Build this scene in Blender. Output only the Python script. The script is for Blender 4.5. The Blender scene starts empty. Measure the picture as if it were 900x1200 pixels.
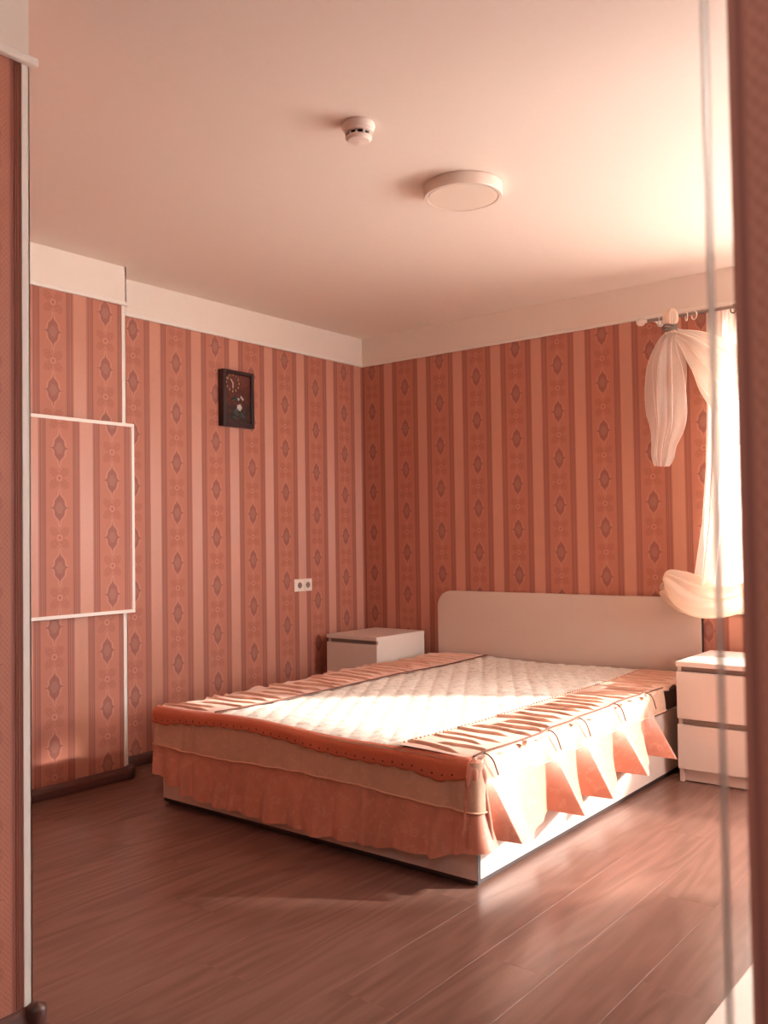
import bpy, bmesh, math, random
from mathutils import Vector, Matrix
from math import sin, cos, pi, sqrt, exp, floor as fl
random.seed(7)
S = bpy.context.scene
COL = S.collection
RND = random.Random(5)

# ------------------------------------------------------------------ camera
# frame: x along the back wall, -y towards the viewer, z up; origin = far left floor corner
CX, CY, CH = 3.8445, -4.6187, 1.1382
YAW, PIT, ROL, FPX = -0.6718, 0.0289, -0.0148, 1047.17
fw = Vector((sin(YAW)*cos(PIT), cos(YAW)*cos(PIT), sin(PIT)))
r0 = Vector((cos(YAW), -sin(YAW), 0)); u0 = r0.cross(fw)
rt = cos(ROL)*r0 + sin(ROL)*u0; up = -sin(ROL)*r0 + cos(ROL)*u0
cam = bpy.data.cameras.new('camera'); cam.sensor_width = 36; cam.lens = FPX/1200*36
cam.clip_start = 0.05
cam.dof.use_dof = True; cam.dof.focus_distance = 4.2; cam.dof.aperture_fstop = 7.0
co = bpy.data.objects.new('camera', cam); COL.objects.link(co)
M = Matrix((( rt.x, up.x, -fw.x, CX), (rt.y, up.y, -fw.y, CY), (rt.z, up.z, -fw.z, CH), (0, 0, 0, 1)))
co.matrix_world = M
S.camera = co

# ------------------------------------------------------------------ light
S.view_settings.view_transform = 'Standard'; S.view_settings.look = 'None'
S.view_settings.gamma = 1.0; S.view_settings.use_curve_mapping = False
S.view_settings.exposure = 2.06
W = bpy.data.worlds.new('daylight'); S.world = W; W.use_nodes = True
bg = W.node_tree.nodes['Background']
bg.inputs['Color'].default_value = (0.98, 0.98, 0.98, 1); bg.inputs['Strength'].default_value = 4.2
SUN_DIR = Vector((-1.28, -1.0, -0.75))
sl = bpy.data.lights.new('sun', 'SUN'); sl.energy = 2.7; sl.angle = radians = math.radians(2.6); sl.color = (1.0, 0.93, 0.86)
so = bpy.data.objects.new('sun', sl); COL.objects.link(so)
so.rotation_euler = SUN_DIR.to_track_quat('-Z', 'Y').to_euler(); so.location = (8, 5, 5)
RY0, RY1, RZ0, RZ1 = -1.85, -.40, .80, 1.95   # added, unseen window opening in the right wall
WX0, WX1, WZ0, WZ1 = 2.42, 5.45, 0.76, 2.17      # the window opening
pl = bpy.data.lights.new('window_portal', 'AREA'); pl.shape = 'RECTANGLE'; pl.size = WX1-WX0; pl.size_y = WZ1-WZ0
pl.cycles.is_portal = True
po = bpy.data.objects.new('window_portal', pl); COL.objects.link(po)
po.location = ((WX0+WX1)/2, 0.22, (WZ0+WZ1)/2); po.rotation_euler = (-pi/2, 0, 0)

hl = bpy.data.lights.new('hall_fill_light', 'AREA'); hl.shape = 'DISK'; hl.size = .35; hl.energy = 5.5; hl.color = (1.0, .95, .92)
ho = bpy.data.objects.new('hall_fill_light', hl); COL.objects.link(ho); ho.location = (4.3, -5.1, 2.40)  # unseen fill added to brighten the near right wall end

p2 = bpy.data.lights.new('added_window_portal', 'AREA'); p2.shape = 'RECTANGLE'; p2.size = RZ1-RZ0; p2.size_y = RY1-RY0
p2.cycles.is_portal = True
po2 = bpy.data.objects.new('added_window_portal', p2); COL.objects.link(po2); po2.location = (5.72, (RY0+RY1)/2, (RZ0+RZ1)/2); po2.rotation_euler = (0, pi/2, 0)

# ------------------------------------------------------------------ node helper
def lin(c):
    return tuple(((v/255)/12.92 if v/255 <= .04045 else ((v/255+.055)/1.055)**2.4) for v in c) + (1.0,)

class V:
    def __init__(s, nt, sock): s.nt, s.s = nt, sock
    def _op(s, op, *o):
        n = s.nt.nodes.new('ShaderNodeMath'); n.operation = op
        for i, a in enumerate((s,)+o):
            if isinstance(a, V): s.nt.links.new(a.s, n.inputs[i])
            else: n.inputs[i].default_value = float(a)
        return V(s.nt, n.outputs[0])
    def __add__(s, o): return s._op('ADD', o)
    def __sub__(s, o): return s._op('SUBTRACT', o)
    def __mul__(s, o): return s._op('MULTIPLY', o)
    def __truediv__(s, o): return s._op('DIVIDE', o)
    __radd__ = __add__; __rmul__ = __mul__
    def __rsub__(s, o): return s._op('MULTIPLY', -1.0)._op('ADD', o)
    def abs(s): return s._op('ABSOLUTE')
    def round(s): return s._op('ROUND')
    def sin(s): return s._op('SINE')
    def pow(s, e): return s._op('POWER', e)
    def mod(s, e): return s._op('FLOORED_MODULO', e)
    def min(s, o): return s._op('MINIMUM', o)
    def max(s, o): return s._op('MAXIMUM', o)
    def atan2(s, o): return s._op('ARCTAN2', o)
    def sqrt(s): return s._op('SQRT')
    def below(s, e, w):     # 1 where s < e, soft width w
        n = s.nt.nodes.new('ShaderNodeMapRange'); n.interpolation_type = 'SMOOTHSTEP'
        s.nt.links.new(s.s, n.inputs['Value'])
        n.inputs['From Min'].default_value = e-w; n.inputs['From Max'].default_value = e+w
        n.inputs['To Min'].default_value = 1; n.inputs['To Max'].default_value = 0
        return V(s.nt, n.outputs['Result'])

def mixc(nt, f, a, b):
    n = nt.nodes.new('ShaderNodeMix'); n.data_type = 'RGBA'
    for sock, v in ((n.inputs[0], f), (n.inputs[6], a), (n.inputs[7], b)):
        if isinstance(v, V): nt.links.new(v.s, sock)
        elif hasattr(v, 'is_output'): nt.links.new(v, sock)
        else: sock.default_value = v
    return n.outputs[2]

def newmat(name):
    m = bpy.data.materials.new(name); m.use_nodes = True
    nt = m.node_tree; return m, nt, nt.nodes['Principled BSDF']
def noise(nt, scale, detail=3, vec=None, rough=.5):
    n = nt.nodes.new('ShaderNodeTexNoise'); n.inputs['Scale'].default_value = scale
    n.inputs['Detail'].default_value = detail; n.inputs['Roughness'].default_value = rough
    if vec is not None: nt.links.new(vec, n.inputs['Vector'])
    return V(nt, n.outputs['Fac'])
def position(nt):
    g = nt.nodes.new('ShaderNodeNewGeometry'); x = nt.nodes.new('ShaderNodeSeparateXYZ')
    nt.links.new(g.outputs['Position'], x.inputs[0])
    return g.outputs['Position'], V(nt, x.outputs[0]), V(nt, x.outputs[1]), V(nt, x.outputs[2])
def scaled(nt, vec, s):
    n = nt.nodes.new('ShaderNodeVectorMath'); n.operation = 'MULTIPLY'
    nt.links.new(vec, n.inputs[0]); n.inputs[1].default_value = s
    return n.outputs[0]
def bump(nt, b, h, strength, dist=.002):
    n = nt.nodes.new('ShaderNodeBump'); n.inputs['Strength'].default_value = strength
    n.inputs['Distance'].default_value = dist
    nt.links.new(h.s, n.inputs['Height']); nt.links.new(n.outputs[0], b.inputs['Normal'])

def plain(name, rgb, rough=.5, metal=0, spec=.5, nscale=0, namp=.06, bmp=0):
    m, nt, b = newmat(name)
    b.inputs['Roughness'].default_value = rough; b.inputs['Metallic'].default_value = metal
    b.inputs['Specular IOR Level'].default_value = spec
    c = lin(rgb)
    if nscale:
        p, *_ = position(nt); n = noise(nt, nscale, 4, p)
        lo = tuple(v*(1-namp) for v in c[:3])+(1,); hi = tuple(min(1, v*(1+namp)) for v in c[:3])+(1,)
        nt.links.new(mixc(nt, n, lo, hi), b.inputs['Base Color'])
        if bmp: bump(nt, b, n, bmp)
    else: b.inputs['Base Color'].default_value = c
    return m

RIB = 1.3
def wallpaper(name, axis, u_off, v_phase):
    """striped damask paper: ornament bands 27.4 cm apart with satin stripes between"""
    P, Q = .2747, .2685
    m, nt, b = newmat(name)
    p, x, y, z = position(nt)
    u = (x if axis == 'x' else y*-1.0) - u_off
    un = u/P; k = un.round(); fu = (un-k)*P; d = fu.abs()
    par = k.mod(2.0)
    vn = z/Q - v_phase + par*.5
    fv = (vn-vn.round())*Q
    vn2 = vn+.5; fv2 = (vn2-vn2.round())*Q
    band = d.below(.066, .0012)
    satin = d.below(.1035, .004)            # 0 in the satin centre
    line = (d-.0715).abs().below(.0022, .001).max((d-.0805).abs().below(.0014, .0008)).max((d-.0935).abs().below(.0018, .001))
    lace = ((u*(2*pi/.0115)).sin()*(z*(2*pi/.0135)).sin())
    q = d/.036 + fv.abs()/.069
    wob = (fv.abs()*(pi/.023)).sin()*.10
    dia = (q+wob).below(1.0, .05)
    spike = (d/.050+fv.abs()/.012).below(1.0, .08)
    inner = (d/.021+fv.abs()/.042).below(1.0, .08)
    knobs = (d*d+(fv.abs()-.034)*(fv.abs()-.034)).sqrt().below(.009, .002)
    outl = ((q+wob)-1.17).abs().below(.09, .05)*band
    r = (d*d+fv2*fv2).sqrt(); th = fv2.atan2(fu)
    pet = (r/((th*2.0).sin().abs().pow(.8)*.058+.004)).below(1.0, .06)
    vein = ((th*2.0).sin().abs()-.93).below(0.0, .03)
    ring = (r-.0115).abs().below(.0032, .001)
    core = r.below(.006, .001)
    swirl = ((r*(2*pi/.016))+th*4.0).sin()*.5+.5
    fig = pet*(swirl*.5+.5)
    C = dict(band=(196,130,108), bord=(174,112,95), satin=(207,143,118), line=(150,94,82), dia=(160,104,92),
             inn=(172,120,106), fig=(178,112,94), outl=(208,148,128))
    C = {a: lin(v) for a, v in C.items()}
    c = mixc(nt, satin, C['satin'], C['bord'])
    c = mixc(nt, line, c, C['line'])
    bc = mixc(nt, fig*.85, C['band'], C['fig'])
    bc = mixc(nt, ring, bc, C['outl']); bc = mixc(nt, core, bc, C['fig'])
    bc = mixc(nt, outl*.8, bc, C['outl'])
    bc = mixc(nt, dia.max(spike), bc, C['dia']); bc = mixc(nt, inner, bc, C['inn']); bc = mixc(nt, knobs, bc, C['dia'])
    c = mixc(nt, band, c, bc)
    n = noise(nt, 9, 4, p)
    fac = (lace*.5+.5)*.26*band + n*.16
    c = mixc(nt, fac, c, lin((150, 82, 66)))
    nt.links.new(c, b.inputs['Base Color'])
    rough = satin*.24+.34
    rough = rough - outl*.12
    nt.links.new(rough.s, b.inputs['Roughness'])
    spec = (1.0-satin)*.75+.30
    nt.links.new(spec.s, b.inputs['Specular IOR Level'])
    h = lace*.45*band + fig*.5 + outl*.8 + dia*.3 - line*.5
    bump(nt, b, h, .35, .0012)
    # fine vertical ribs of the satin stripes spread their gloss sideways
    wn = nt.nodes.new('ShaderNodeTexWhiteNoise'); wn.noise_dimensions = '3D'
    nt.links.new(scaled(nt, p, (7000, 7000, 7000)), wn.inputs['Vector'])
    k_ = (V(nt, wn.outputs['Value'])-.5)*RIB*(1.0-satin)
    cv = nt.nodes.new('ShaderNodeCombineXYZ'); nt.links.new(k_.s, cv.inputs[0 if axis == 'x' else 1])
    ad = nt.nodes.new('ShaderNodeVectorMath'); nb = b.inputs['Normal'].links[0].from_socket
    nt.links.new(nb, ad.inputs[0]); nt.links.new(cv.outputs[0], ad.inputs[1])
    nm = nt.nodes.new('ShaderNodeVectorMath'); nm.operation = 'NORMALIZE'; nt.links.new(ad.outputs[0], nm.inputs[0])
    nt.links.new(nm.outputs[0], b.inputs['Normal'])
    return m

def wood_floor():
    m, nt, b = newmat('laminate_wood')
    tc = nt.nodes.new('ShaderNodeTexCoord'); oi = nt.nodes.new('ShaderNodeObjectInfo')
    rn = V(nt, oi.outputs['Random'])
    comb = nt.nodes.new('ShaderNodeCombineXYZ'); nt.links.new((rn*37.0).s, comb.inputs[0]); nt.links.new((rn*91.0).s, comb.inputs[1])
    add = nt.nodes.new('ShaderNodeVectorMath'); nt.links.new(tc.outputs['Object'], add.inputs[0]); nt.links.new(comb.outputs[0], add.inputs[1])
    vec = add.outputs[0]
    n1 = noise(nt, 1.0, 5, scaled(nt, vec, (26, 1.6, 1)), .6)
    n2 = noise(nt, 1.0, 3, scaled(nt, vec, (130, 4.0, 1)), .6)
    n3 = noise(nt, 1.0, 2, scaled(nt, vec, (7, .9, 1)))
    ringv = ((n3*46.0).sin()*.5+.5)
    g = n1*.55 + n2*.25 + ringv*.22
    base = mixc(nt, g, lin((92, 65, 56)), lin((146, 109, 95)))
    base = mixc(nt, rn*.35, base, lin((134, 97, 83)))
    nt.links.new(base, b.inputs['Base Color'])
    rr = n1*.10+.20
    nt.links.new(rr.s, b.inputs['Roughness']); b.inputs['Specular IOR Level'].default_value = .55
    bump(nt, b, n2+n1, .12, .0006)
    return m

def fabric(name, rgb, rgb2, rough=.55, sheen=.2, spec=.3, scale=60, motif=0, rgb3=None, transl=0):
    m, nt, b = newmat(name)
    p, x, y, z = position(nt)
    n = noise(nt, scale, 3, p)
    c = mixc(nt, n, lin(rgb), lin(rgb2))
    if motif:      # woven jacquard sprigs
        n4 = noise(nt, motif, 4, p, .7)
        f = (n4-.60).abs().below(.035, .02)
        c = mixc(nt, f*.55, c, lin(rgb3))
    nt.links.new(c, b.inputs['Base Color'])
    b.inputs['Roughness'].default_value = rough; b.inputs['Specular IOR Level'].default_value = spec
    b.inputs['Sheen Weight'].default_value = sheen
    weave = (x*1900).sin()*(y*1900+z*1700).sin()
    bump(nt, b, n*.8+weave*.1, .25, .002)
    if transl:
        t = nt.nodes.new('ShaderNodeBsdfTranslucent'); nt.links.new(c, t.inputs['Color'])
        mx = nt.nodes.new('ShaderNodeMixShader'); mx.inputs[0].default_value = transl
        out = nt.nodes['Material Output']
        nt.links.new(b.outputs[0], mx.inputs[1]); nt.links.new(t.outputs[0], mx.inputs[2]); nt.links.new(mx.outputs[0], out.inputs[0])
    return m

def sheer(name, rgb, clear, edge=.55):
    m, nt, b = newmat(name); nt.nodes.remove(b)
    out = nt.nodes['Material Output']
    tr = nt.nodes.new('ShaderNodeBsdfTransparent'); d = nt.nodes.new('ShaderNodeBsdfDiffuse'); t = nt.nodes.new('ShaderNodeBsdfTranslucent')
    d.inputs['Color'].default_value = lin(rgb); t.inputs['Color'].default_value = lin(rgb)
    m1 = nt.nodes.new('ShaderNodeMixShader'); m1.inputs[0].default_value = .55
    nt.links.new(d.outputs[0], m1.inputs[1]); nt.links.new(t.outputs[0], m1.inputs[2])
    m2 = nt.nodes.new('ShaderNodeMixShader')
    lw = nt.nodes.new('ShaderNodeLayerWeight'); lw.inputs['Blend'].default_value = .45
    f = V(nt, lw.outputs['Facing'])*edge+(1-clear)      # denser where the cloth turns edge-on
    nt.links.new(f.min(.97).s, m2.inputs[0])
    nt.links.new(tr.outputs[0], m2.inputs[1]); nt.links.new(m1.outputs[0], m2.inputs[2]); nt.links.new(m2.outputs[0], out.inputs[0])
    return m

def glass(name):
    m, nt, b = newmat(name); nt.nodes.remove(b)
    out = nt.nodes['Material Output']
    tr = nt.nodes.new('ShaderNodeBsdfTransparent'); g = nt.nodes.new('ShaderNodeBsdfGlossy'); g.inputs['Roughness'].default_value = .02
    mx = nt.nodes.new('ShaderNodeMixShader'); mx.inputs[0].default_value = .06
    nt.links.new(tr.outputs[0], mx.inputs[1]); nt.links.new(g.outputs[0], mx.inputs[2]); nt.links.new(mx.outputs[0], out.inputs[0])
    return m

MT = {}
MT['paper_back'] = wallpaper('wallpaper_back', 'x', .084, .38)
MT['paper_left'] = wallpaper('wallpaper_left', 'y', .190, .30)
MT['paper_closet'] = wallpaper('wallpaper_closet', 'y', .190, .82)
MT['paper_partition'] = wallpaper('wallpaper_partition', 'y', 3.595, .2)
MT['paper_jamb'] = wallpaper('wallpaper_jamb', 'x', 3.670+.066, .2)
MT['low_bounce_brown'] = plain('low_bounce_brown', (112, 84, 76), .7, nscale=8, namp=.05)  # unseen walls coloured dark to cut the light they bounce back
MT['paint'] = plain('white_paint', (236, 222, 210), .7, nscale=14, namp=.02)
MT['ceiling'] = plain('ceiling_paint', (238, 222, 210), .75, nscale=40, namp=.02)
MT['trimwhite'] = plain('white_plastic_trim', (238, 228, 218), .4)
MT['wood'] = wood_floor()
MT['subfloor'] = plain('subfloor', (60, 36, 30), .9)
MT['skirting'] = plain('brown_skirting', (96, 62, 54), .4, nscale=30, namp=.2)
MT['laminate'] = plain('cream_laminate', (216, 194, 180), .38, nscale=20, namp=.02)
MT['laminate_n'] = plain('white_laminate', (234, 220, 208), .32, nscale=20, namp=.02)
MT['gap'] = plain('grey_recess', (150, 132, 122), .6)
MT['darkedge'] = plain('dark_edging', (48, 34, 32), .5)
MT['mattress'] = plain('mattress_ticking', (150, 132, 122), .8, nscale=60, namp=.1)
MT['quilt'] = fabric('white_jacquard', (246, 238, 226), (226, 212, 196), .5, .1, .3, 38, 26, (176, 158, 140))
MT['satin'] = fabric('peach_satin', (226, 156, 130), (210, 138, 112), .42, .2, .5, 22, 30, (230, 172, 146), transl=.12)
MT['satin_band'] = fabric('cream_satin', (222, 182, 154), (204, 162, 134), .42, .2, .5, 22, 30, (228, 190, 160), transl=.1)
MT['strip'] = fabric('ruched_peach', (240, 200, 176), (226, 174, 148), .5, .2, .4, 30)
MT['border'] = fabric('orange_border', (214, 120, 88), (198, 106, 76), .6, .1, .3, 80)
MT['cord'] = plain('brown_braid', (110, 66, 52), .7, nscale=300, namp=.3)
MT['braid'] = plain('cream_braid', (226, 176, 146), .7, nscale=400, namp=.35)
MT['sheer'] = sheer('sheer_voile', (252, 244, 234), .42)
MT['sheer_t'] = sheer('sheer_voile_tail', (254, 248, 240), .68, .95)
MT['sheer_h'] = sheer('sheer_voile_hanging', (252, 244, 234), .22)
MT['sheer_d'] = sheer('sheer_voile_gathered', (252, 236, 220), .18)
MT['tie'] = plain('grey_tie', (120, 108, 100), .6)
MT['rod'] = plain('rod_metal', (200, 188, 178), .3, metal=.6)
MT['ring'] = plain('ring_metal', (120, 104, 92), .3, metal=.8)
MT['chrome'] = plain('polished_metal', (236, 226, 216), .35, metal=.6)
def half_clear(m, f):
    nt = m.node_tree; out = nt.nodes['Material Output']; b = nt.nodes['Principled BSDF']
    tr = nt.nodes.new('ShaderNodeBsdfTransparent'); mx = nt.nodes.new('ShaderNodeMixShader'); mx.inputs[0].default_value = f
    nt.links.new(b.outputs[0], mx.inputs[1]); nt.links.new(tr.outputs[0], mx.inputs[2]); nt.links.new(mx.outputs[0], out.inputs[0])
half_clear(MT['chrome'], .5)
MT['glass'] = glass('window_glass')
MT['frame'] = plain('white_window_frame', (240, 236, 230), .35)
MT['detector'] = plain('detector_plastic', (238, 222, 210), .45)
MT['black'] = plain('black_slot', (26, 22, 22), .5)
MT['lens'] = plain('metal_screen', (214, 206, 198), .3)
MT['lampbody'] = plain('lamp_body', (232, 214, 200), .4)
MT['diffuser'] = plain('lamp_diffuser', (240, 222, 206), .35)
MT['clockframe'] = plain('clock_dark_wood', (50, 32, 34), .35, nscale=60, namp=.25)
MT['socket'] = plain('socket_plastic', (240, 226, 214), .3)
MT['pale'] = plain('pale_gilt', (226, 190, 150), .5)
MT['hand'] = plain('pale_hand', (236, 220, 204), .4)
MT['leafd'] = plain('dark_leaf', (52, 66, 62), .6, nscale=80, namp=.3)
MT['rose'] = plain('pale_rose', (196, 190, 186), .6, nscale=90, namp=.2)
MT['snow'] = plain('pale_ground', (236, 230, 224), .9, nscale=2, namp=.05)
def clockpic():
    m, nt, b = newmat('clock_picture')
    p, x, y, z = position(nt)
    n = noise(nt, 14, 4, p); n2 = noise(nt, 40, 3, p)
    c = mixc(nt, n, lin((58, 34, 34)), lin((112, 58, 50)))
    c = mixc(nt, z.below(1.915, .03)*.75, c, lin((44, 46, 46)))
    c = mixc(nt, (n2-.55).abs().below(.03, .02)*.35, c, lin((130, 84, 70)))
    nt.links.new(c, b.inputs['Base Color']); b.inputs['Roughness'].default_value = .25
    return m
MT['clockpic'] = clockpic()

# ------------------------------------------------------------------ mesh helpers
def link(name, bm, mat, parent=None, smooth=False):
    me = bpy.data.meshes.new(name)
    bm.normal_update(); bm.to_mesh(me); bm.free()
    for m in (mat if isinstance(mat, (list, tuple)) else [mat]): me.materials.append(MT[m] if isinstance(m, str) else m)
    if smooth:
        for f in me.polygons: f.use_smooth = True
    o = bpy.data.objects.new(name, me); COL.objects.link(o)
    if parent:
        o.parent = parent
        o.matrix_parent_inverse = Matrix.Translation(-Vector(parent_world(parent)))
    return o
def parent_world(p):
    l = Vector(p.location)
    return l if not p.parent else l      # parts sit at the origin of their thing's frame
def kids(o, parent): o.parent = parent
def thing(name, label, cat, loc=(0, 0, 0), group=None):
    o = bpy.data.objects.new(name, None); o.location = loc; o.empty_display_size = .1
    COL.objects.link(o); o['label'] = label; o['category'] = cat
    if group: o['group'] = group
    return o
def tag(o, label, cat, group=None):
    o['label'] = label; o['category'] = cat
    if group: o['group'] = group
    return o
def struct(o): o['kind'] = 'structure'; return o
def addbox(bm, x0, x1, y0, y1, z0, z1, bev=0, seg=2):
    vs = [bm.verts.new((x, y, z)) for x in (x0, x1) for y in (y0, y1) for z in (z0, z1)]
    fs = [bm.faces.new([vs[i] for i in q]) for q in ((0,1,3,2), (4,6,7,5), (0,4,5,1), (2,3,7,6), (0,2,6,4), (1,5,7,3))]
    if bev:
        es = list({e for f in fs for e in f.edges})
        bmesh.ops.bevel(bm, geom=es, offset=bev, segments=seg, affect='EDGES', profile=.5)
def box(name, mat, parent, *b, bev=0, seg=2):
    bm = bmesh.new(); addbox(bm, *b, bev=bev, seg=seg); return link(name, bm, mat, parent)
def addtube(bm, pts, r, n=8, cap=True, closed=False):
    pts = [Vector(p) for p in pts]; rings = []; N = len(pts)
    prev = None
    for i, p in enumerate(pts):
        if closed: t = (pts[(i+1) % N]-pts[i-1]).normalized()
        else: t = (pts[min(i+1, N-1)]-pts[max(i-1, 0)]).normalized()
        if prev is None:
            a = Vector((0, 0, 1)) if abs(t.z) < .9 else Vector((1, 0, 0))
            nx = t.cross(a).normalized()
        else: nx = (prev-t*prev.dot(t)).normalized()
        prev = nx; ny = t.cross(nx)
        rr = r[i] if isinstance(r, (list, tuple)) else r
        rings.append([bm.verts.new(p+rr*(cos(2*pi*k/n)*nx+sin(2*pi*k/n)*ny)) for k in range(n)])
    L = N if closed else N-1
    for i in range(L):
        a, b = rings[i], rings[(i+1) % N]
        for k in range(n): bm.faces.new((a[k], a[(k+1) % n], b[(k+1) % n], b[k]))
    if cap and not closed:
        bm.faces.new(rings[0][::-1]); bm.faces.new(rings[-1])
def tube(name, mat, parent, pts, r, n=8, closed=False):
    bm = bmesh.new(); addtube(bm, pts, r, n, closed=closed); return link(name, bm, mat, parent, True)
def addlathe(bm, prof, c=(0, 0, 0), n=32, axis='z'):
    rings = []
    for r, h in prof:
        ring = []
        for k in range(n):
            a = 2*pi*k/n; u, v = r*cos(a), r*sin(a)
            q = (u, v, h) if axis == 'z' else ((h, u, v) if axis == 'x' else (u, h, v))
            ring.append(bm.verts.new(Vector(c)+Vector(q)))
        rings.append(ring)
    for a, b in zip(rings, rings[1:]):
        for k in range(n): bm.faces.new((a[k], a[(k+1) % n], b[(k+1) % n], b[k]))
    if prof[0][0] > 1e-6: bm.faces.new(rings[0][::-1])
    if prof[-1][0] > 1e-6: bm.faces.new(rings[-1])
def lathe(name, mat, parent, prof, c=(0,0,0), n=32, axis='z', smooth=False):
    bm = bmesh.new(); addlathe(bm, prof, c, n, axis)
    bmesh.ops.recalc_face_normals(bm, faces=bm.faces)
    return link(name, bm, mat, parent, smooth)
def grid(name, mat, parent, nu, nv, fn, smooth=True, thick=0, wrap=False):
    bm = bmesh.new()
    vs = [[bm.verts.new(fn(i/nu, j/nv)) for j in range(nv+1)] for i in range(nu if wrap else nu+1)]
    n = len(vs)
    for i in range(nu):
        for j in range(nv):
            bm.faces.new((vs[i][j], vs[(i+1) % n][j], vs[(i+1) % n][j+1], vs[i][j+1]))
    o = link(name, bm, mat, parent, smooth)
    if thick:
        s = o.modifiers.new('thickness', 'SOLIDIFY'); s.thickness = thick; s.offset = 0
    return o
def lerp(a, b, t): return a+(b-a)*t
def sstep(a, b, x):
    t = max(0, min(1, (x-a)/(b-a))); return t*t*(3-2*t)
def interp(x, xs, ys):
    if x <= xs[0]: return ys[0]
    for i in range(len(xs)-1):
        if x <= xs[i+1]: return lerp(ys[i], ys[i+1], (x-xs[i])/(xs[i+1]-xs[i]))
    return ys[-1]

# ------------------------------------------------------------------ room shell
HC, HW = 2.4803, 2.2947
XR, YF = 5.5, -5.7
JX, JY0, JY1 = 3.658, -4.00, -2.00          # the near right wall end, its unseen depth stretched to block light
PX, PY = 1.861, -3.4816                      # the near left wall end
KX, KY = 0.163, -2.0044                      # the boxed-out part of the left wall

floor = struct(box('floor', 'subfloor', None, -.1, XR, YF, .28, -.12, -.008))
me_cache = {}
def plank(x, y1, L):
    key = round(L, 4)
    if key not in me_cache:
        bm = bmesh.new(); addbox(bm, .0002, .1998, -L+.0003, -.0003, -.008, 0, bev=.0002, seg=1)
        me = bpy.data.meshes.new('plank'); bm.to_mesh(me); bm.free(); me.materials.append(MT['wood']); me_cache[key] = me
    o = bpy.data.objects.new('plank', me_cache[key]); o.location = (x, y1, 0); COL.objects.link(o); o.parent = floor
seams = {2.906: -2.416, 2.506: -2.533, 1.906: -3.02, 2.706: -1.85, 2.306: -1.62, 2.106: -2.26, 3.106: -2.05}
PLK = 1.29
for i in range(-1, 28):
    x = .106+.2*i
    s = next((v for k, v in seams.items() if abs(k-x) < .01), None)
    if s is None: s = -RND.choice((.21, .43, .64, .86, 1.07, 1.29))
    y = s % PLK
    if y > .001: y = y-PLK if y > PLK else y
    y = (s % PLK)-0.0
    cuts = [0.0]; c = y-PLK
    while c > YF+.01:
        if c < -.02: cuts.append(c)
        c -= PLK
    cuts.append(YF)
    for a, b in zip(cuts, cuts[1:]): plank(x, a, a-b)

def wall_box(name, mat, *b): return struct(box(name, mat, None, *b))
# back wall with the window hole
bm = bmesh.new()
for q in ((-.1, WX0, 0, .25, 0, HC), (WX0, WX1, 0, .25, 0, WZ0), (WX0, WX1, 0, .25, WZ1, HC), (WX1, XR+.1, 0, .25, 0, HC)): addbox(bm, *q)
wall_back = struct(link('wall_back', bm, 'paper_back'))
box('crown_band', 'paint', wall_back, 0, XR, -.006, 0, HW, HC)
box('moulding', 'trimwhite', wall_back, 0, XR, -.016, 0, HW-.006, HW+.012, bev=.004)
bm = bmesh.new(); addbox(bm, WX0, WX0+.012, .002, .15, WZ0, WZ1); addbox(bm, WX1-.012, WX1, .002, .15, WZ0, WZ1); addbox(bm, WX0, WX1, .002, .15, WZ1-.012, WZ1)
link('window_reveal', bm, 'paint', wall_back)
wall_left = wall_box('wall_left', 'paper_left', -.1, 0, YF, 0, 0, HC)
box('crown_band', 'paint', wall_left, 0, .006, KY, 0, HW, HC)
box('moulding', 'trimwhite', wall_left, 0, .016, KY, -.016, HW-.006, HW+.012, bev=.004)
wall_closet = wall_box('wall_closet', 'paper_closet', 0, KX, PY, KY, 0, HC)
box('crown_band', 'paint', wall_closet, KX, KX+.006, PY, KY+.006, HW, HC)
box('crown_band', 'paint', wall_closet, 0.006, KX+.006, KY, KY+.006, HW, HC)
box('moulding', 'trimwhite', wall_closet, KX, KX+.016, PY, KY+.016, HW-.006, HW+.012, bev=.004)
bm = bmesh.new(); addbox(bm, KX, KX+.003, KY-.018, KY+.003, .06, HW-.006); addbox(bm, KX-.018, KX+.003, KY, KY+.003, .06, HW-.006)
link('corner_trim', bm, 'trimwhite', wall_closet)
wall_partition = wall_box('wall_partition', 'paper_partition', 0, PX, YF, PY, 0, HC)
box('crown_band', 'paint', wall_partition, PX, PX+.006, YF, PY, HW, HC)
box('moulding', 'trimwhite', wall_partition, PX, PX+.02, YF, PY+.02, HW-.008, HW+.014, bev=.005)
bm = bmesh.new(); addbox(bm, PX, PX+.003, PY-.017, PY+.003, .06, HW-.008); addbox(bm, PX-.017, PX+.003, PY, PY+.003, .06, HW-.008)
link('corner_trim', bm, 'trimwhite', wall_partition)
bm = bmesh.new()
for q in (.0215, .0275, .0335): addtube(bm, [(PX+.0005, PY-q, .06), (PX+.0005, PY-q, HW-.008)], .0016, 6)
link('reed', bm, 'trimwhite' if 0 else 'paper_partition', wall_partition)
wall_jamb = wall_box('wall_jamb', 'paper_jamb', JX, XR, JY0, JY1, 0, HC)
bm = bmesh.new()
for q in ((YF, RY0, 0, HC), (RY0, RY1, 0, RZ0), (RY0, RY1, RZ1, HC), (RY1, 0, 0, HC)): addbox(bm, XR, XR+.25, q[0], q[1], q[2], q[3])
wall_right = struct(link('wall_right', bm, 'low_bounce_brown'))
wall_front = wall_box('wall_front', 'low_bounce_brown', 0, XR, YF-.1, YF, 0, HC)
ceiling = struct(box('ceiling', 'ceiling', None, -.1, XR+.1, YF-.1, .25, HC, HC+.15))

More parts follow.
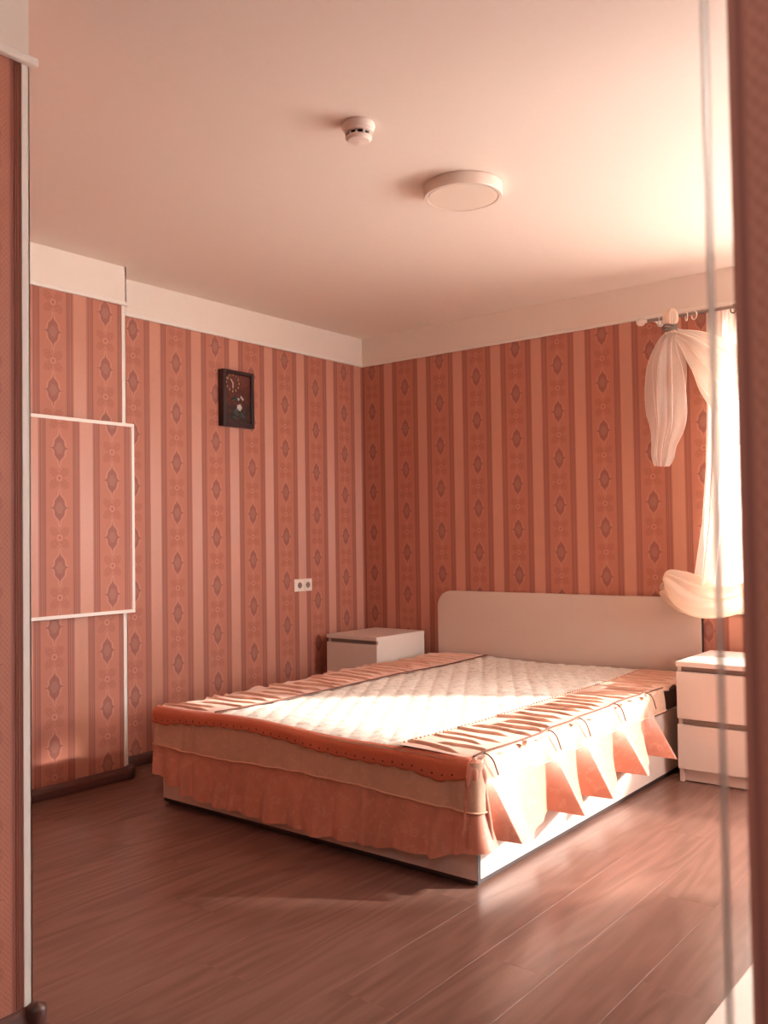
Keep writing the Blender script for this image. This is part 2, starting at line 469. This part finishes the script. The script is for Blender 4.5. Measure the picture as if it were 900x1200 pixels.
def baseboard(name, a, b, n, caps=()):
    """rounded brown skirting from a to b, standing out along n"""
    prof = [(0, .003), (.020, .003), (.021, .012), (.019, .035), (.013, .050), (.006, .056), (0, .057)]
    bm = bmesh.new(); rings = []
    for p in (a, b): rings.append([bm.verts.new((p[0]+n[0]*d, p[1]+n[1]*d, h)) for d, h in prof])
    m = len(prof)
    for k in range(m-1): bm.faces.new((rings[0][k], rings[0][k+1], rings[1][k+1], rings[1][k]))
    bm.faces.new(rings[0]); bm.faces.new(rings[1][::-1])
    bmesh.ops.recalc_face_normals(bm, faces=bm.faces)
    o = struct(link(name, bm, 'skirting'))
    for c in caps:
        b2 = bmesh.new(); addlathe(b2, [(.018, 0.002), (.024, .008), (.025, .05), (.022, .058), (.012, .064), (0, .065)], (c[0], c[1], 0), 14)
        bmesh.ops.recalc_face_normals(b2, faces=b2.faces)
        link('corner_cap', b2, 'skirting', o, True)
    return o
baseboard('baseboard_left', (.002, KY), (.002, -.002), (1, 0))
baseboard('baseboard_closet', (KX+.001, PY), (KX+.001, KY), (1, 0), [(KX+.012, KY+.006)])
baseboard('baseboard_back', (0.03, -.001), (2.2, -.001), (0, -1))
baseboard('baseboard_partition', (PX+.001, YF), (PX+.001, PY), (1, 0), [(PX+.012, PY+.006)])

# windows (beyond the near right wall end; the first shows bright behind the sheer, the second is an unseen addition)
def window(name, org, along, out, L, z0, z1, posts, zs):
    A, O = Vector(along), Vector(out)
    def wb(nm, mat, parent, a0, a1, d0, d1, za, zb, bev=0):
        p, q = Vector(org)+A*a0+O*d0, Vector(org)+A*a1+O*d1
        return box(nm, mat, parent, min(p.x, q.x), max(p.x, q.x), min(p.y, q.y), max(p.y, q.y), za, zb, bev=bev)
    w = struct(wb(name, 'frame', None, .012, L-.012, .15, .20, z0, z0+.045))
    for a, b, za, zb in ((.012, .055, z0, z1-.012), (L-.055, L-.012, z0, z1-.012), (.055, L-.055, z1-.055, z1-.012)):
        wb('window_frame', 'frame', w, a, b, .15, .20, za, zb, .004)
    for p in posts: wb('mullion', 'frame', w, p-.022, p+.022, .15, .20, z0+.045, z1-.055, .004)
    e = [.055]+[v for p in posts for v in (p-.022, p+.022)]+[L-.055]
    for k in range(0, len(e), 2): wb('pane', 'glass', w, e[k], e[k+1], .172, .178, z0+.045, z1-.055)
    wb('window_sill', 'frame', w, -.03, L+.03, -.035, .15, z0-.028, z0+.002, .006)
window('window_1', (WX0, 0, 0), (1, 0, 0), (0, 1, 0), WX1-WX0, WZ0, WZ1, (.53,), WZ0)
window('added_window', (XR, RY1, 0), (0, -1, 0), (1, 0, 0), RY1-RY0, RZ0, RZ1, (), RZ0)  # unseen window added to bring in light from the right
struct(box('ground', 'snow', None, -40, 60, -60, 60, -.9, -.8))

# ------------------------------------------------------------------ ceiling fittings
d = thing('smoke_detector', 'small round white smoke detector with a dark slotted band on the ceiling', 'smoke detector', (2.014, -2.420, HC))
def at(o, dx=0, dy=0, dz=0): return (o.location.x+dx, o.location.y+dy, o.location.z+dz)
lathe('base', 'detector', d, [(.052, -.0005), (.054, -.010), (.050, -.020), (.046, -.024)], at(d), 40)
lathe('body', 'detector', d, [(.048, -.022), (.047, -.030), (.040, -.032)], at(d), 40)
lathe('cap', 'detector', d, [(.043, -.044), (.043, -.048), (.034, -.056), (.0, -.058)], at(d), 40)
lathe('sensor_core', 'black', d, [(.034, -.030), (.034, -.046)], at(d), 24)
for k in range(10):
    a = 2*pi*k/10+.2
    bm = bmesh.new(); addbox(bm, .036, .0415, -.0035, .0035, -.046, -.031)
    bmesh.ops.rotate(bm, verts=bm.verts, matrix=Matrix.Rotation(a, 3, 'Z')); bmesh.ops.translate(bm, verts=bm.verts, vec=Vector(at(d)))
    link('rib', bm, 'lens', d)
d = thing('ceiling_lamp', 'flat round white ceiling lamp, switched off', 'ceiling lamp', (1.987, -1.768, HC))
lathe('body', 'lampbody', d, [(.148, -.0005), (.150, -.002), (.150, -.042), (.148, -.0455), (.136, -.0455), (.134, -.041)], at(d), 72)
lathe('diffuser', 'diffuser', d, [(.1325, -.040), (.1320, -.0450), (0, -.0452)], at(d), 72)

# ------------------------------------------------------------------ wall clock
c0 = thing('wall_clock', 'dark framed rectangular wall clock with a flower picture on the papered wall', 'wall clock', (0.0, -1.152, 1.94))
y0, y1, z0, z1 = -1.27, -1.035, 1.782, 2.103
bm = bmesh.new(); w = .022
addbox(bm, .001, .045, y0, y0+w, z0, z1, bev=.003); addbox(bm, .001, .045, y1-w, y1, z0, z1, bev=.003)
addbox(bm, .001, .045, y0+w, y1-w, z0, z0+w, bev=.003); addbox(bm, .001, .045, y0+w, y1-w, z1-w, z1, bev=.003)
link('frame', bm, 'clockframe', c0)
box('picture', 'clockpic', c0, .004, .034, y0+.018, y1-.018, z0+.018, z1-.018)
dc = Vector((.036, -1.192, 2.030)); R = .047
for k in range(1, 13):
    a = 2*pi*k/12
    cu = bpy.data.curves.new('numeral', 'FONT'); cu.body = str(k); cu.size = .019; cu.extrude = .0006
    cu.align_x = 'CENTER'; cu.align_y = 'CENTER'
    tmp = bpy.data.objects.new('numeral_text', cu); COL.objects.link(tmp)
    me = bpy.data.meshes.new_from_object(tmp.evaluated_get(bpy.context.evaluated_depsgraph_get()))
    bpy.data.objects.remove(tmp); bpy.data.curves.remove(cu); me.name = 'numeral'; me.materials.clear(); me.materials.append(MT['pale'])
    o = bpy.data.objects.new('numeral', me); COL.objects.link(o)
    o.parent = c0; o.location = dc+Vector((0, R*sin(a), R*cos(a)))-c0.location
    o.rotation_euler = (pi/2, 0, pi/2)
def hand(name, ang, L, w):
    bm = bmesh.new(); addbox(bm, .0, .001, -w/2, w/2, -.006, L)
    bmesh.ops.rotate(bm, verts=bm.verts, matrix=Matrix.Rotation(-ang, 3, 'X')); bmesh.ops.translate(bm, verts=bm.verts, vec=dc+Vector((.001, 0, 0)))
    link(name, bm, 'hand', c0)
hand('hour_hand', math.radians(-38), .026, .0055); hand('minute_hand', math.radians(180), .030, .0045)
lathe('hub', 'pale', c0, [(.004, 0), (.004, .003), (0, .0032)], (dc.x, dc.y, dc.z), 12, 'x')
def petal(name, mat, c, L, w, ang):
    def f(u, v):
        t = u*L; ww = w*sin(pi*min(.999, u*.92+.04))*(v-.5)*2
        y = t*sin(ang)+ww*cos(ang); z = t*cos(ang)-ww*sin(ang)
        return (c[0]+.003*sin(pi*u)*(1-(v*2-1)**2), c[1]+y, c[2]+z)
    return grid(name, mat, c0, 6, 4, f, thick=.0006)
rc = (.0355, -1.143, 1.895)
for k in range(5): petal('rose_petal', 'rose', (rc[0], rc[1], rc[2]), .021, .012, 2*pi*k/5+.3)
for cy, cz, L, w, an in ((-1.19, 1.872, .05, .013, 1.4), (-1.19, 1.868, .05, .012, 2.0), (-1.15, 1.93, .04, .012, -.9), (-1.21, 1.93, .05, .008, 1.3), (-1.14, 1.87, .05, .014, 2.4), (-1.20, 1.84, .05, .012, 1.8)):
    petal('leaf', 'leafd', (.035, cy, cz), L, w, an)
for cy, cz in ((-1.128, 1.955), (-1.118, 1.945), (-1.15, 1.942)):
    for k in range(4): petal('blossom_petal', 'rose', (.0355, cy, cz), .009, .005, pi/2*k)

# ------------------------------------------------------------------ double socket
s0 = thing('wall_socket', 'white double power socket on the wall above the left nightstand', 'socket', (0.0, -.604, .854))
box('frame', 'socket', s0, .0005, .009, -.681, -.527, .816, .892, bev=.003)
for yc in (-.6405, -.5675):
    bm = bmesh.new(); addbox(bm, .008, .0125, yc-.0325, yc+.0325, .8215, .8865, bev=.002)
    f = link('socket_unit', bm, 'socket', s0)
    bm = bmesh.new()
    addlathe(bm, [(.0225, .0126), (.0215, .0135), (.0195, .0135), (.0190, .0127)], (0, yc, .854), 28, 'x')
    bmesh.ops.recalc_face_normals(bm, faces=bm.faces); link('rim', bm, 'socket', f)
    bm = bmesh.new(); addlathe(bm, [(.0188, .0126), (.0188, .0130), (0, .0130)], (0, yc, .854), 28, 'x')
    link('well', bm, 'gap', f)
    for dy in (-.0095, .0095):
        bm = bmesh.new(); addlathe(bm, [(.0028, .0131), (.0028, .0136), (0, .0136)], (0, yc+dy, .854), 10, 'x'); link('pin_hole', bm, 'black', f)

# ------------------------------------------------------------------ panel cover on the boxed wall
pc = thing('access_panel', 'white edged papered panel standing out from the left wall', 'wall panel', (KX, -2.4, 1.25))
PXF, pz0, pz1, py1, py0 = KX+.05, .7972, 1.7071, -1.9893, -2.68
box('board', 'paper_closet', pc, KX+.004, PXF-.002, py0+.012, py1-.012, pz0+.012, pz1-.012)
for q in ((py0, py1, pz0, pz0+.016), (py0, py1, pz1-.016, pz1), (py0, py0+.016, pz0+.016, pz1-.016), (py1-.016, py1, pz0+.016, pz1-.016)):
    box('edge_trim', 'trimwhite', pc, KX+.004, PXF+.002, *q, bev=.002)

# ------------------------------------------------------------------ nightstands
def nightstand(x, y, label):
    t = thing('nightstand', label, 'nightstand', (x+.2, y+.24, 0), 'white two-drawer nightstands')
    W_, D, H = .40, .48, .55
    bm = bmesh.new()
    addbox(bm, x+.002, x+.020, y+.018, y+D, 0, H-.022, bev=.0012); addbox(bm, x+W_-.020, x+W_-.002, y+.018, y+D, 0, H-.022, bev=.0012)
    addbox(bm, x+.02, x+W_-.02, y+D-.012, y+D-.004, .06, H-.022)
    addbox(bm, x+.02, x+W_-.02, y+.05, y+D-.012, .06, .075)
    link('case', bm, 'laminate_n', t)
    box('top', 'laminate_n', t, x, x+W_, y, y+D, H-.022, H, bev=.0015)
    for z in (H-.045, .262): box('recess_rail', 'gap', t, x+.02, x+W_-.02, y+.022, y+.034, z, z+.0225)
    for za, zb in ((.290, H-.046), (.062, .262)):
        bm = bmesh.new(); addbox(bm, x+.001, x+W_-.001, y+.002, y+.019, za, zb, bev=.0015); link('drawer_front', bm, 'laminate_n', t)
    box('plinth', 'laminate_n', t, x+.02, x+W_-.02, y+.035, y+.05, 0.004, .06)
    return t
nightstand(.1109, -.5143, 'white nightstand in the far left corner, half hidden by the bed')
nightstand(2.3136, -.5539, 'white two-drawer nightstand right of the bed, under the gathered curtain')

# ------------------------------------------------------------------ bed
BX0, BX1, BYF = .632, 2.247, -2.153
bed = thing('bed', 'wide low cream bed with a rounded headboard against the papered wall', 'bed', ((BX0+BX1)/2, -1.1, 0))
# headboard outline with rounded upper corners
hx0, hx1, hz, r = .612, 2.256, .805, .10
out = [(hx0, .03)] + [(hx0+r-r*cos(a), hz-r+r*sin(a)) for a in [k*pi/2/10 for k in range(11)]] + \
      [(hx1-r+r*sin(a), hz-r+r*cos(a)) for a in [k*pi/2/10 for k in range(11)]] + [(hx1, .03)]
bm = bmesh.new()
fr = [bm.verts.new((x, -.030, z)) for x, z in out]; bk = [bm.verts.new((x, -.006, z)) for x, z in out]
bm.faces.new(fr); bm.faces.new(bk[::-1])
for i in range(len(out)): j = (i+1) % len(out); bm.faces.new((fr[j], fr[i], bk[i], bk[j]))
bmesh.ops.recalc_face_normals(bm, faces=bm.faces)
bmesh.ops.bevel(bm, geom=[e for e in bm.edges if abs(e.verts[0].co.y-e.verts[1].co.y) < 1e-5 and e.verts[0].co.y < -.02], offset=.002, segments=1, affect='EDGES')
link('headboard', bm, 'laminate', bed)
bm = bmesh.new(); addbox(bm, hx1+.0003, hx1+.003, -.0295, -.0065, .03, hz-r); link('headboard_edging', bm, 'darkedge', bed)
BT = .30
box('foot_panel', 'laminate', bed, BX0, BX1-.0005, BYF, BYF+.020, .022, BT, bev=.001)
box('side_panel', 'laminate', bed, BX1-.022, BX1-.002, BYF+.021, -.032, .022, BT)
box('side_panel', 'laminate', bed, BX0, BX0+.020, BYF+.021, -.032, .022, BT)
bm = bmesh.new(); addbox(bm, BX1-.0004, BX1+.0016, BYF+.001, BYF+.0195, .006, BT); link('panel_edging', bm, 'darkedge', bed)
bm = bmesh.new()
addbox(bm, BX0+.004, BX1-.004, BYF+.003, BYF+.018, .008, .0215); addbox(bm, BX1-.020, BX1-.003, BYF+.02, -.034, .008, .0215); addbox(bm, BX0+.003, BX0+.018, BYF+.02, -.034, .008, .0215)
link('bottom_strip', bm, 'darkedge', bed)  # dark strips along the underside of the bed panels
for x, y in ((BX0+.03, BYF+.035), (BX1-.03, BYF+.035), (BX0+.03, -.08), (BX1-.03, -.08), (1.44, -1.1)):
    lathe('foot', 'darkedge', bed, [(.016, 0), (.018, .004), (.018, .0215)], (x, y, 0), 14)
bm = bmesh.new(); addbox(bm, BX0+.021, BX1-.023, BYF+.021, -.033, .25, .268); link('slat_base', bm, 'laminate', bed)
box('mattress', 'mattress', None, BX0+.03, BX1-.03, BYF+.03, -.045, .269, .398, bev=.02, seg=3)
tag(bpy.data.objects['mattress'], 'grey mattress on the bed, its side bare near the right nightstand', 'mattress')

# ------------------------------------------------------------------ bedspread
sp = thing('bedspread', 'white quilted bedspread with peach ruched strips and frilled skirt on the bed', 'bedspread', (1.44, -1.1, .42))
ZT = .420; YH = -.052; YB = -2.178          # top height, head end, foot end
XA, XB = .985, 1.955                           # quilted panel between the strips
def soft(x, y):
    return .004*sin(3.1*x+1.3*y)+.003*sin(7.3*x-2.2*y+1)+.003*sin(5.1*y+.7)
def quilt(u, v):
    x = lerp(XA-.004+.02*v*0, XB+.004, u); y = lerp(YB+.006, YH, v)
    # diamond stitching, puffed in between
    a = (x+y*.62)/.092; b = (x-y*.62)/.092
    q = abs(sin(pi*a))*abs(sin(pi*b))
    h = .0065*q**.45
    h += .0009*sin(41*x+9*sin(13*y))*sin(37*y+6*sin(17*x))
    edge = min(1, (y-YB)/.03) if y-YB < .03 else 1
    z = ZT+soft(x, y)+h*edge-.006
    return (x, y, z)
grid('quilted_panel', 'quilt', sp, 130, 280, quilt)
def strip_fn(xa, xb, seed, side):
    rr = random.Random(seed)
    n = 34
    tucks = []
    yy = YB+.05
    while yy < YH-.03:
        c = rr.uniform(.32, .62); tucks.append((yy, c-rr.uniform(.22, .40), c+rr.uniform(.22, .40), rr.uniform(.7, 1.25), rr.uniform(-.25, .25)))
        yy += rr.uniform(.062, .090)
    def f(u, v):
        x = lerp(xa, xb, u); y = lerp(YB+.004, YH, v)
        h = 0
        for yc, a, b, am, sk in tucks:
            d = y-(yc+sk*.04*(u-.5)*4+.006*sin(9*u+yc*30))
            if -.055 < d < .05:
                w = sstep(a-.12, a+.05, u)*(1-sstep(b-.05, b+.12, u))
                # a sewn tuck: a narrow slit with a raised lip behind it
                lip = exp(-d/.020) if d > 0 else exp(-(d/.006)**2)
                slit = exp(-((d+.0065)/.0032)**2)
                h += am*w*(.010*lip-.016*slit)
        z = ZT+soft(x, y)+h+.003
        o = u if side < 0 else 1-u            # 0 at the outer edge
        if o < .12:
            e = (1-o/.12)
            z += .010*e*sin(y*60+4*sin(y*17))*(.6+.4*sin(y*23)) - .004*e
            x += side*.012*e*sin(y*47+1.7)
        return (x, y, z)
    return f
grid('ruched_strip', 'strip', sp, 26, 900, strip_fn(.635, XA+.006, 3, -1))
grid('ruched_strip', 'strip', sp, 26, 900, strip_fn(XB-.006, 2.262, 8, 1))
def seam(xs, r=.0035, z=.006):
    return [(xs+.004*sin(9*y), y, ZT+soft(xs, y)+z) for y in [lerp(YB+.02, YH, k/90) for k in range(91)]]
tube('seam_braid', 'cord', sp, seam(XA), .0032, 6); 
bm = bmesh.new()
for k in range(88):
    y = lerp(YB+.03, YH-.01, k/87); addlathe(bm, [(.0, .0035), (.0045, .002), (.0045, -.002)], (XB, y, ZT+soft(XB, y)+.0085), 7)
o = link('dotted_braid', bm, 'braid', sp, True); o['kind'] = 'stuff'
# orange scalloped border hanging over the foot edge
def foot_edge(x):   # small sag of the foot edge line
    return .006*sin(2.3*x+.4)+.004*sin(6.1*x)
def border(u, v):
    x = lerp(.622, 2.248, u)
    sc = .006*abs(sin(pi*x/.075))
    drop = (.052+.010*sin(4*x)+sc+.02*exp(-((x-2.13)/.08)**2))*v
    curl = .012*sin(13*x+2)*exp(-((x-.70)/.09)**2)*v
    out = .020*sin(min(1, v*2.2)*pi/2)+.008*v*(.5+.5*sin(19*x+3*sin(5*x)))-.008*(1-min(1, v*4))
    z = ZT+soft(x, YB)+foot_edge(x)+.004-drop+curl-.004*max(0, v*2-1)*0
    return (x, YB-.002-out, z)
grid('scalloped_border', 'border', sp, 260, 8, border, thick=.0015)
bm = bmesh.new()
for k in range(38):
    u = (k+.7)/39; p = border(u, .74)
    addlathe(bm, [(.0036, -.0022), (.0036, -.0028), (0, -.0030)], (p[0], p[1]-.001, p[2]), 7, 'y')
o = link('eyelet_row', bm, 'darkedge', sp); o['kind'] = 'stuff'
# foot skirt: satin band above, ruffled satin frill below
rf = random.Random(21)
folds = []; x = .60
while x < 2.35:
    w_ = rf.uniform(.06, .15); folds.append((x+w_/2, w_*.8, rf.uniform(.7, 1.6))); x += w_
def ripple(x):
    s = 0
    for c, w_, a in folds:
        d = (x-c)/w_
        if abs(d) < 1.1: s += a*exp(-(d*2.1)**2)
    return s-.45+1.3*exp(-((x-2.262)/.022)**2)-1.0*exp(-((x-2.20)/.03)**2)
def path(u):      # from the left side of the bed round the foot to the right corner
    L0, L1 = .30, 1.62
    s = u*(L0+L1+.10)
    if s < L0: return (.612, lerp(-1.92, YB+.02, s/L0), (-1, 0))
    s -= L0
    if s < L1: return (lerp(.622, 2.242, s/L1), YB-.002, (0, -1))
    a = min(1, (s-L1)/.10)*pi/2
    return (2.242+.030*sin(a), YB+.028-.030*cos(a), (sin(a), -cos(a)))
def hem(x):
    return interp(x, [.60, .68, .74, .80, .84, 1.05, 1.3, 1.7, 2.07, 2.2, 2.3], [.150, .140, .112, .110, .080, .066, .060, .064, .088, .112, .150])
def band(u, v):
    x, y, n = path(u); s = x+(y-YB)*(-1 if n[0] < 0 else 1)*1.0
    d = .008+.010*v+.005*sin(31*s+2*sin(9*s))*v+.010*v*ripple(s)
    z = lerp(.412, .262+.008*sin(5*s), v)+soft(x, YB)*(1-v)
    return (x+n[0]*d, y+n[1]*d, z)
grid('skirt_band', 'satin_band', sp, 300, 10, band)
tube('skirt_braid', 'braid', sp, [(lambda p, n: (p[0]+n[0]*.002, p[1]+n[1]*.002, p[2]))(band(k/200, .985), path(k/200)[2]) for k in range(201)], .0034, 6)
def frill(u, v):
    x, y, n = path(u); s = x+(y-YB)*(-1 if n[0] < 0 else 1)
    z = lerp(.276, hem(s)+.004*sin(23*s), v)
    am = (.12+.88*v)
    d = .010+.014*v+am*(.033*ripple(s+.02*v*sin(7*s))+.003*sin(70*s+3*v))
    return (x+n[0]*max(.003, d), y+n[1]*max(.003, d), z)
grid('frill', 'satin', sp, 420, 16, frill)
# right side: overlapping pleats flaring out below
RID = [-2.105, -1.665, -1.42, -1.09, -.76]       # ridge lines (at the top), foot to head
def pleat(y):
    """0 at a valley, 1 on a ridge; steep on the foot side, long slope towards the head"""
    for i, r_ in enumerate(RID):
        v0 = r_-.055
        v1 = (RID[i+1]-.055) if i+1 < len(RID) else -.745
        if v0 <= y < r_: return (y-v0)/.055, i
        if r_ <= y < v1: return (1-(y-r_)/(v1-r_))**.8, i
    return 0, 0
YS0, YS1 = -2.165, -.745
def side_panel(ztop, zbot, amp0, amp1, off, drag):
    def f(u, v):
        yy = lerp(YS0, YS1, u)
        p, i = pleat(yy)
        a = lerp(amp0, amp1, v)
        z = lerp(ztop, zbot+.012*sin(5*yy)+.012*(1-p), v)
        y = yy+drag*v*p
        return (off+a*p+.006*v+.003*sin(40*yy)*v, y, z+.5*soft(2.26, yy)*(1-v))
    return f
def upper(u, v):
    yy = lerp(YS0, -.56, u); p, i = pleat(yy)
    a = v*pi/2
    x = 2.246+.020*sin(a)+(.016*v*p)
    z = ZT+.004-.016*(1-cos(a))-.085*max(0, v-.25)/.75+.005*p*(1-v)+soft(2.26, yy)
    return (x, yy+.02*v*p, z)
grid('skirt_band', 'satin_band', sp, 320, 12, upper)
grid('pleated_skirt', 'satin', sp, 420, 18, side_panel(.352, .146, .012, .125, 2.262, .0))
def corner(u, v):       # loose folds where foot and side skirts meet
    a = lerp(-.25, 1.15, u)*pi/2
    r_ = .032+.014*v+v*(.030*abs(sin(2.6*a+.5+.5*v))+.012*sin(9*a+2*v))+.012*sin(pi*min(1, v*3))
    z = lerp(.418, .135+.05*u, v)
    return (2.236+r_*sin(a), -2.150-r_*cos(a), z)
grid('corner_fold', 'satin', sp, 60, 24, corner)
tube('dark_cord_line', 'cord', sp, [(2.250+.004*sin(9*y), y, ZT+.008+soft(2.26, y)+.006*pleat(y)[0]) for y in [lerp(YS0, -.56, k/120) for k in range(121)]], .0028, 6)
for r_ in RID:
    tube('dark_cord_line', 'cord', sp, [(2.254+.024*sin(min(1, t*1.5)*pi/2)+.012*t, r_-.006+.03*t*t, ZT+.010-.072*t*t+soft(2.26, r_)) for t in [k/14 for k in range(15)]], .0026, 6)  # dark cords drawn for the shadow lines where pleats overlap
tube('skirt_braid', 'braid', sp, [(lambda p: (p[0]+.003, p[1], p[2]))(upper(k/240, .99)) for k in range(241)], .0026, 6)

# ------------------------------------------------------------------ curtain rod and sheer curtain
rod = thing('curtain_rod', 'thin pale curtain rod with small rings above the window', 'curtain rod', (2.0, -.12, 2.250))
RY, RZ = -.12, 2.250
tube('pole', 'rod', rod, [(2.01, RY, RZ), (5.45, RY, RZ)], .0085, 12)
bm = bmesh.new(); addlathe(bm, [(0, -.028), (.012, -.024), (.020, -.012), (.022, 0), (.018, .012), (.010, .020), (.009, .034)], (0, 0, 0), 16)
bmesh.ops.rotate(bm, verts=bm.verts, matrix=Matrix.Rotation(pi/2, 3, 'Y')); bmesh.ops.translate(bm, verts=bm.verts, vec=(2.012, RY, RZ))
bmesh.ops.recalc_face_normals(bm, faces=bm.faces)
link('finial', bm, 'trimwhite', rod, True)
for xb in (2.075, 5.3):
    bm = bmesh.new(); addtube(bm, [(xb, -.018, RZ), (xb, RY, RZ)], .007, 8); addlathe(bm, [(.018, -.0175), (.018, -.024), (.009, -.028)], (xb, 0, RZ), 16, 'y')
    bmesh.ops.recalc_face_normals(bm, faces=bm.faces)
    link('bracket', bm, 'trimwhite', rod, True)
def ring(x, tilt, mat):
    pts = []
    for k in range(20):
        a = 2*pi*k/20; p = Vector((0, .020*cos(a), .020*sin(a)-.011)); p.rotate(Matrix.Rotation(tilt, 3, 'Z')); pts.append(p+Vector((x, RY, RZ)))
    tube('ring', mat, rod, pts, .0032, 6, closed=True)
for x, t in ((2.105, .5), (2.135, .9), (2.25, .6), (2.29, 1.0)): ring(x, t, 'trimwhite')
ring(2.483, 1.0, 'ring')
for x, t in ((2.75, .8), (3.1, .7), (3.5, .9)): ring(x, t, 'ring')

cur = thing('sheer_curtain', 'white sheer curtain knotted up on the rod, lower end gathered over the headboard corner', 'curtain', (2.3, -.12, 2.2))
def blob_tube(name, mat, path_, nu, nv, amp, k1, seed, flat=.6):
    """gathered cloth: a closed lofted sleeve with pleats round it; path_ = [(x, z, half width, y)]"""
    ph = random.Random(seed)
    f1, f2, f3 = ph.uniform(0, 6), ph.uniform(0, 6), ph.uniform(0, 6)
    ts = [i/(len(path_)-1) for i in range(len(path_))]
    def sm(t, j):
        i = min(int(t*(len(path_)-1)), len(path_)-2); w = t*(len(path_)-1)-i
        P = [path_[max(0, min(len(path_)-1, i+q))][j] for q in (-1, 0, 1, 2)]
        return .5*((2*P[1])+(-P[0]+P[2])*w+(2*P[0]-5*P[1]+4*P[2]-P[3])*w*w+(-P[0]+3*P[1]-3*P[2]+P[3])*w**3)
    def f(u, v):
        x, z, hw, y = (sm(v, j) for j in range(4))
        e = .01
        dx = sm(min(1, v+e), 0)-sm(max(0, v-e), 0); dz = sm(min(1, v+e), 1)-sm(max(0, v-e), 1)
        L = sqrt(dx*dx+dz*dz) or 1; nx, nz = -dz/L, dx/L
        a = 2*pi*u
        pl_ = 1+amp*(sin(k1*a+f1+2.0*v+.6*sin(3*a))*.6+.4*sin((k1*2+1)*a+f2-3*v))
        rr = max(.002, hw)*pl_
        return (x+nx*rr*cos(a), y+flat*rr*sin(a), z+nz*rr*cos(a))
    return grid(name, mat, cur, nu, nv, f, wrap=True)
# the tail hanging from the knot
blob_tube('knotted_tail', 'sheer_t', [(2.185, 2.165, .022, -.14), (2.165, 2.11, .045, -.14), (2.155, 2.02, .070, -.14), (2.152, 1.92, .080, -.14), (2.150, 1.80, .082, -.14), (2.146, 1.70, .072, -.14), (2.122, 1.60, .050, -.14), (2.112, 1.53, .046, -.14), (2.108, 1.485, .030, -.14)], 180, 60, .55, 4, 4, .34)
# the knot and its hair-tie
blob_tube('knot', 'sheer_d', [(2.19, 2.285, .010, -.165), (2.188, 2.262, .030, -.168), (2.184, 2.225, .034, -.168), (2.182, 2.19, .024, -.165), (2.184, 2.155, .028, -.155)], 60, 20, .22, 6, 9, .9)
for k in range(3):
    z = 2.196-.012*k
    tube('hair_tie', 'tie', cur, [(2.183+.029*cos(2*pi*q/20), -.165+.027*sin(2*pi*q/20), z+.004*sin(4*pi*q/20+k)) for q in range(20)], .0062, 8, closed=True)
# the swag from the knot across to the hanging part
blob_tube('swag', 'sheer', [(2.188, 2.165, .020, -.135), (2.225, 2.14, .034, -.135), (2.28, 2.095, .060, -.135), (2.34, 2.03, .090, -.13), (2.42, 1.93, .120, -.13), (2.50, 1.80, .120, -.12)], 90, 40, .30, 5, 14, .35)
# the straight hanging part with its pleats (drawn back to the left of the window)
def hang(u, v):
    xl = interp(v, [0, .55, .75, .9, 1], [2.332, 2.318, 2.300, 2.268, 2.245]); xr = interp(v, [0, .8, 1], [3.06, 3.02, 2.98])
    x = lerp(xl, xr, u); z = lerp(2.262, .84, v)
    y = RY+.052*(1-sstep(.1, .8, v))+(.014+.014*v)*sin(2*pi*10*u+.8*sin(4*v)+.9*sin(7*u))+.006*sin(2*pi*23*u+2*v)
    return (x, y, z)
grid('hanging_panel', 'sheer_h', cur, 260, 60, hang)
# the lower end gathered up and thrown over the headboard corner
blob_tube('gathered_end', 'sheer_d', [(2.098, .905, .020, -.115), (2.125, .900, .046, -.125), (2.165, .870, .070, -.13), (2.225, .825, .090, -.135), (2.30, .795, .086, -.135), (2.39, .790, .074, -.13), (2.48, .810, .066, -.13), (2.56, .838, .064, -.125), (2.66, .86, .060, -.12)], 140, 90, .36, 3, 31, .75)
blob_tube('loose_fold', 'sheer_d', [(2.085, .835, .012, -.10), (2.105, .86, .030, -.11), (2.12, .835, .034, -.12), (2.16, .79, .030, -.13), (2.21, .755, .018, -.13)], 60, 24, .3, 3, 41, .7)

# ------------------------------------------------------------------ foreground at the right
t = thing('floor_slab', 'low white slab on the floor at the lower right, beside the upright rod', 'slab', (3.4, -2.6, 0))
box('slab', 'laminate_n', t, 3.12, 3.65, -3.6, -1.7, .001, .030, bev=.004)
pr = thing('upright_rod', 'thin shiny half-clear upright rod just in front of the near right wall end', 'rod', (3.652, -4.03, 0))
tube('shaft', 'chrome', pr, [(3.6525, -4.03, .012), (3.6525, -4.03, HC-.012)], .0026, 14)
for z0_, z1_ in ((0.001, .012), (HC-.012, HC-.001)): lathe('end_collar', 'chrome', pr, [(.009, z0_), (.009, z1_)], (3.6525, -4.03, 0), 16)
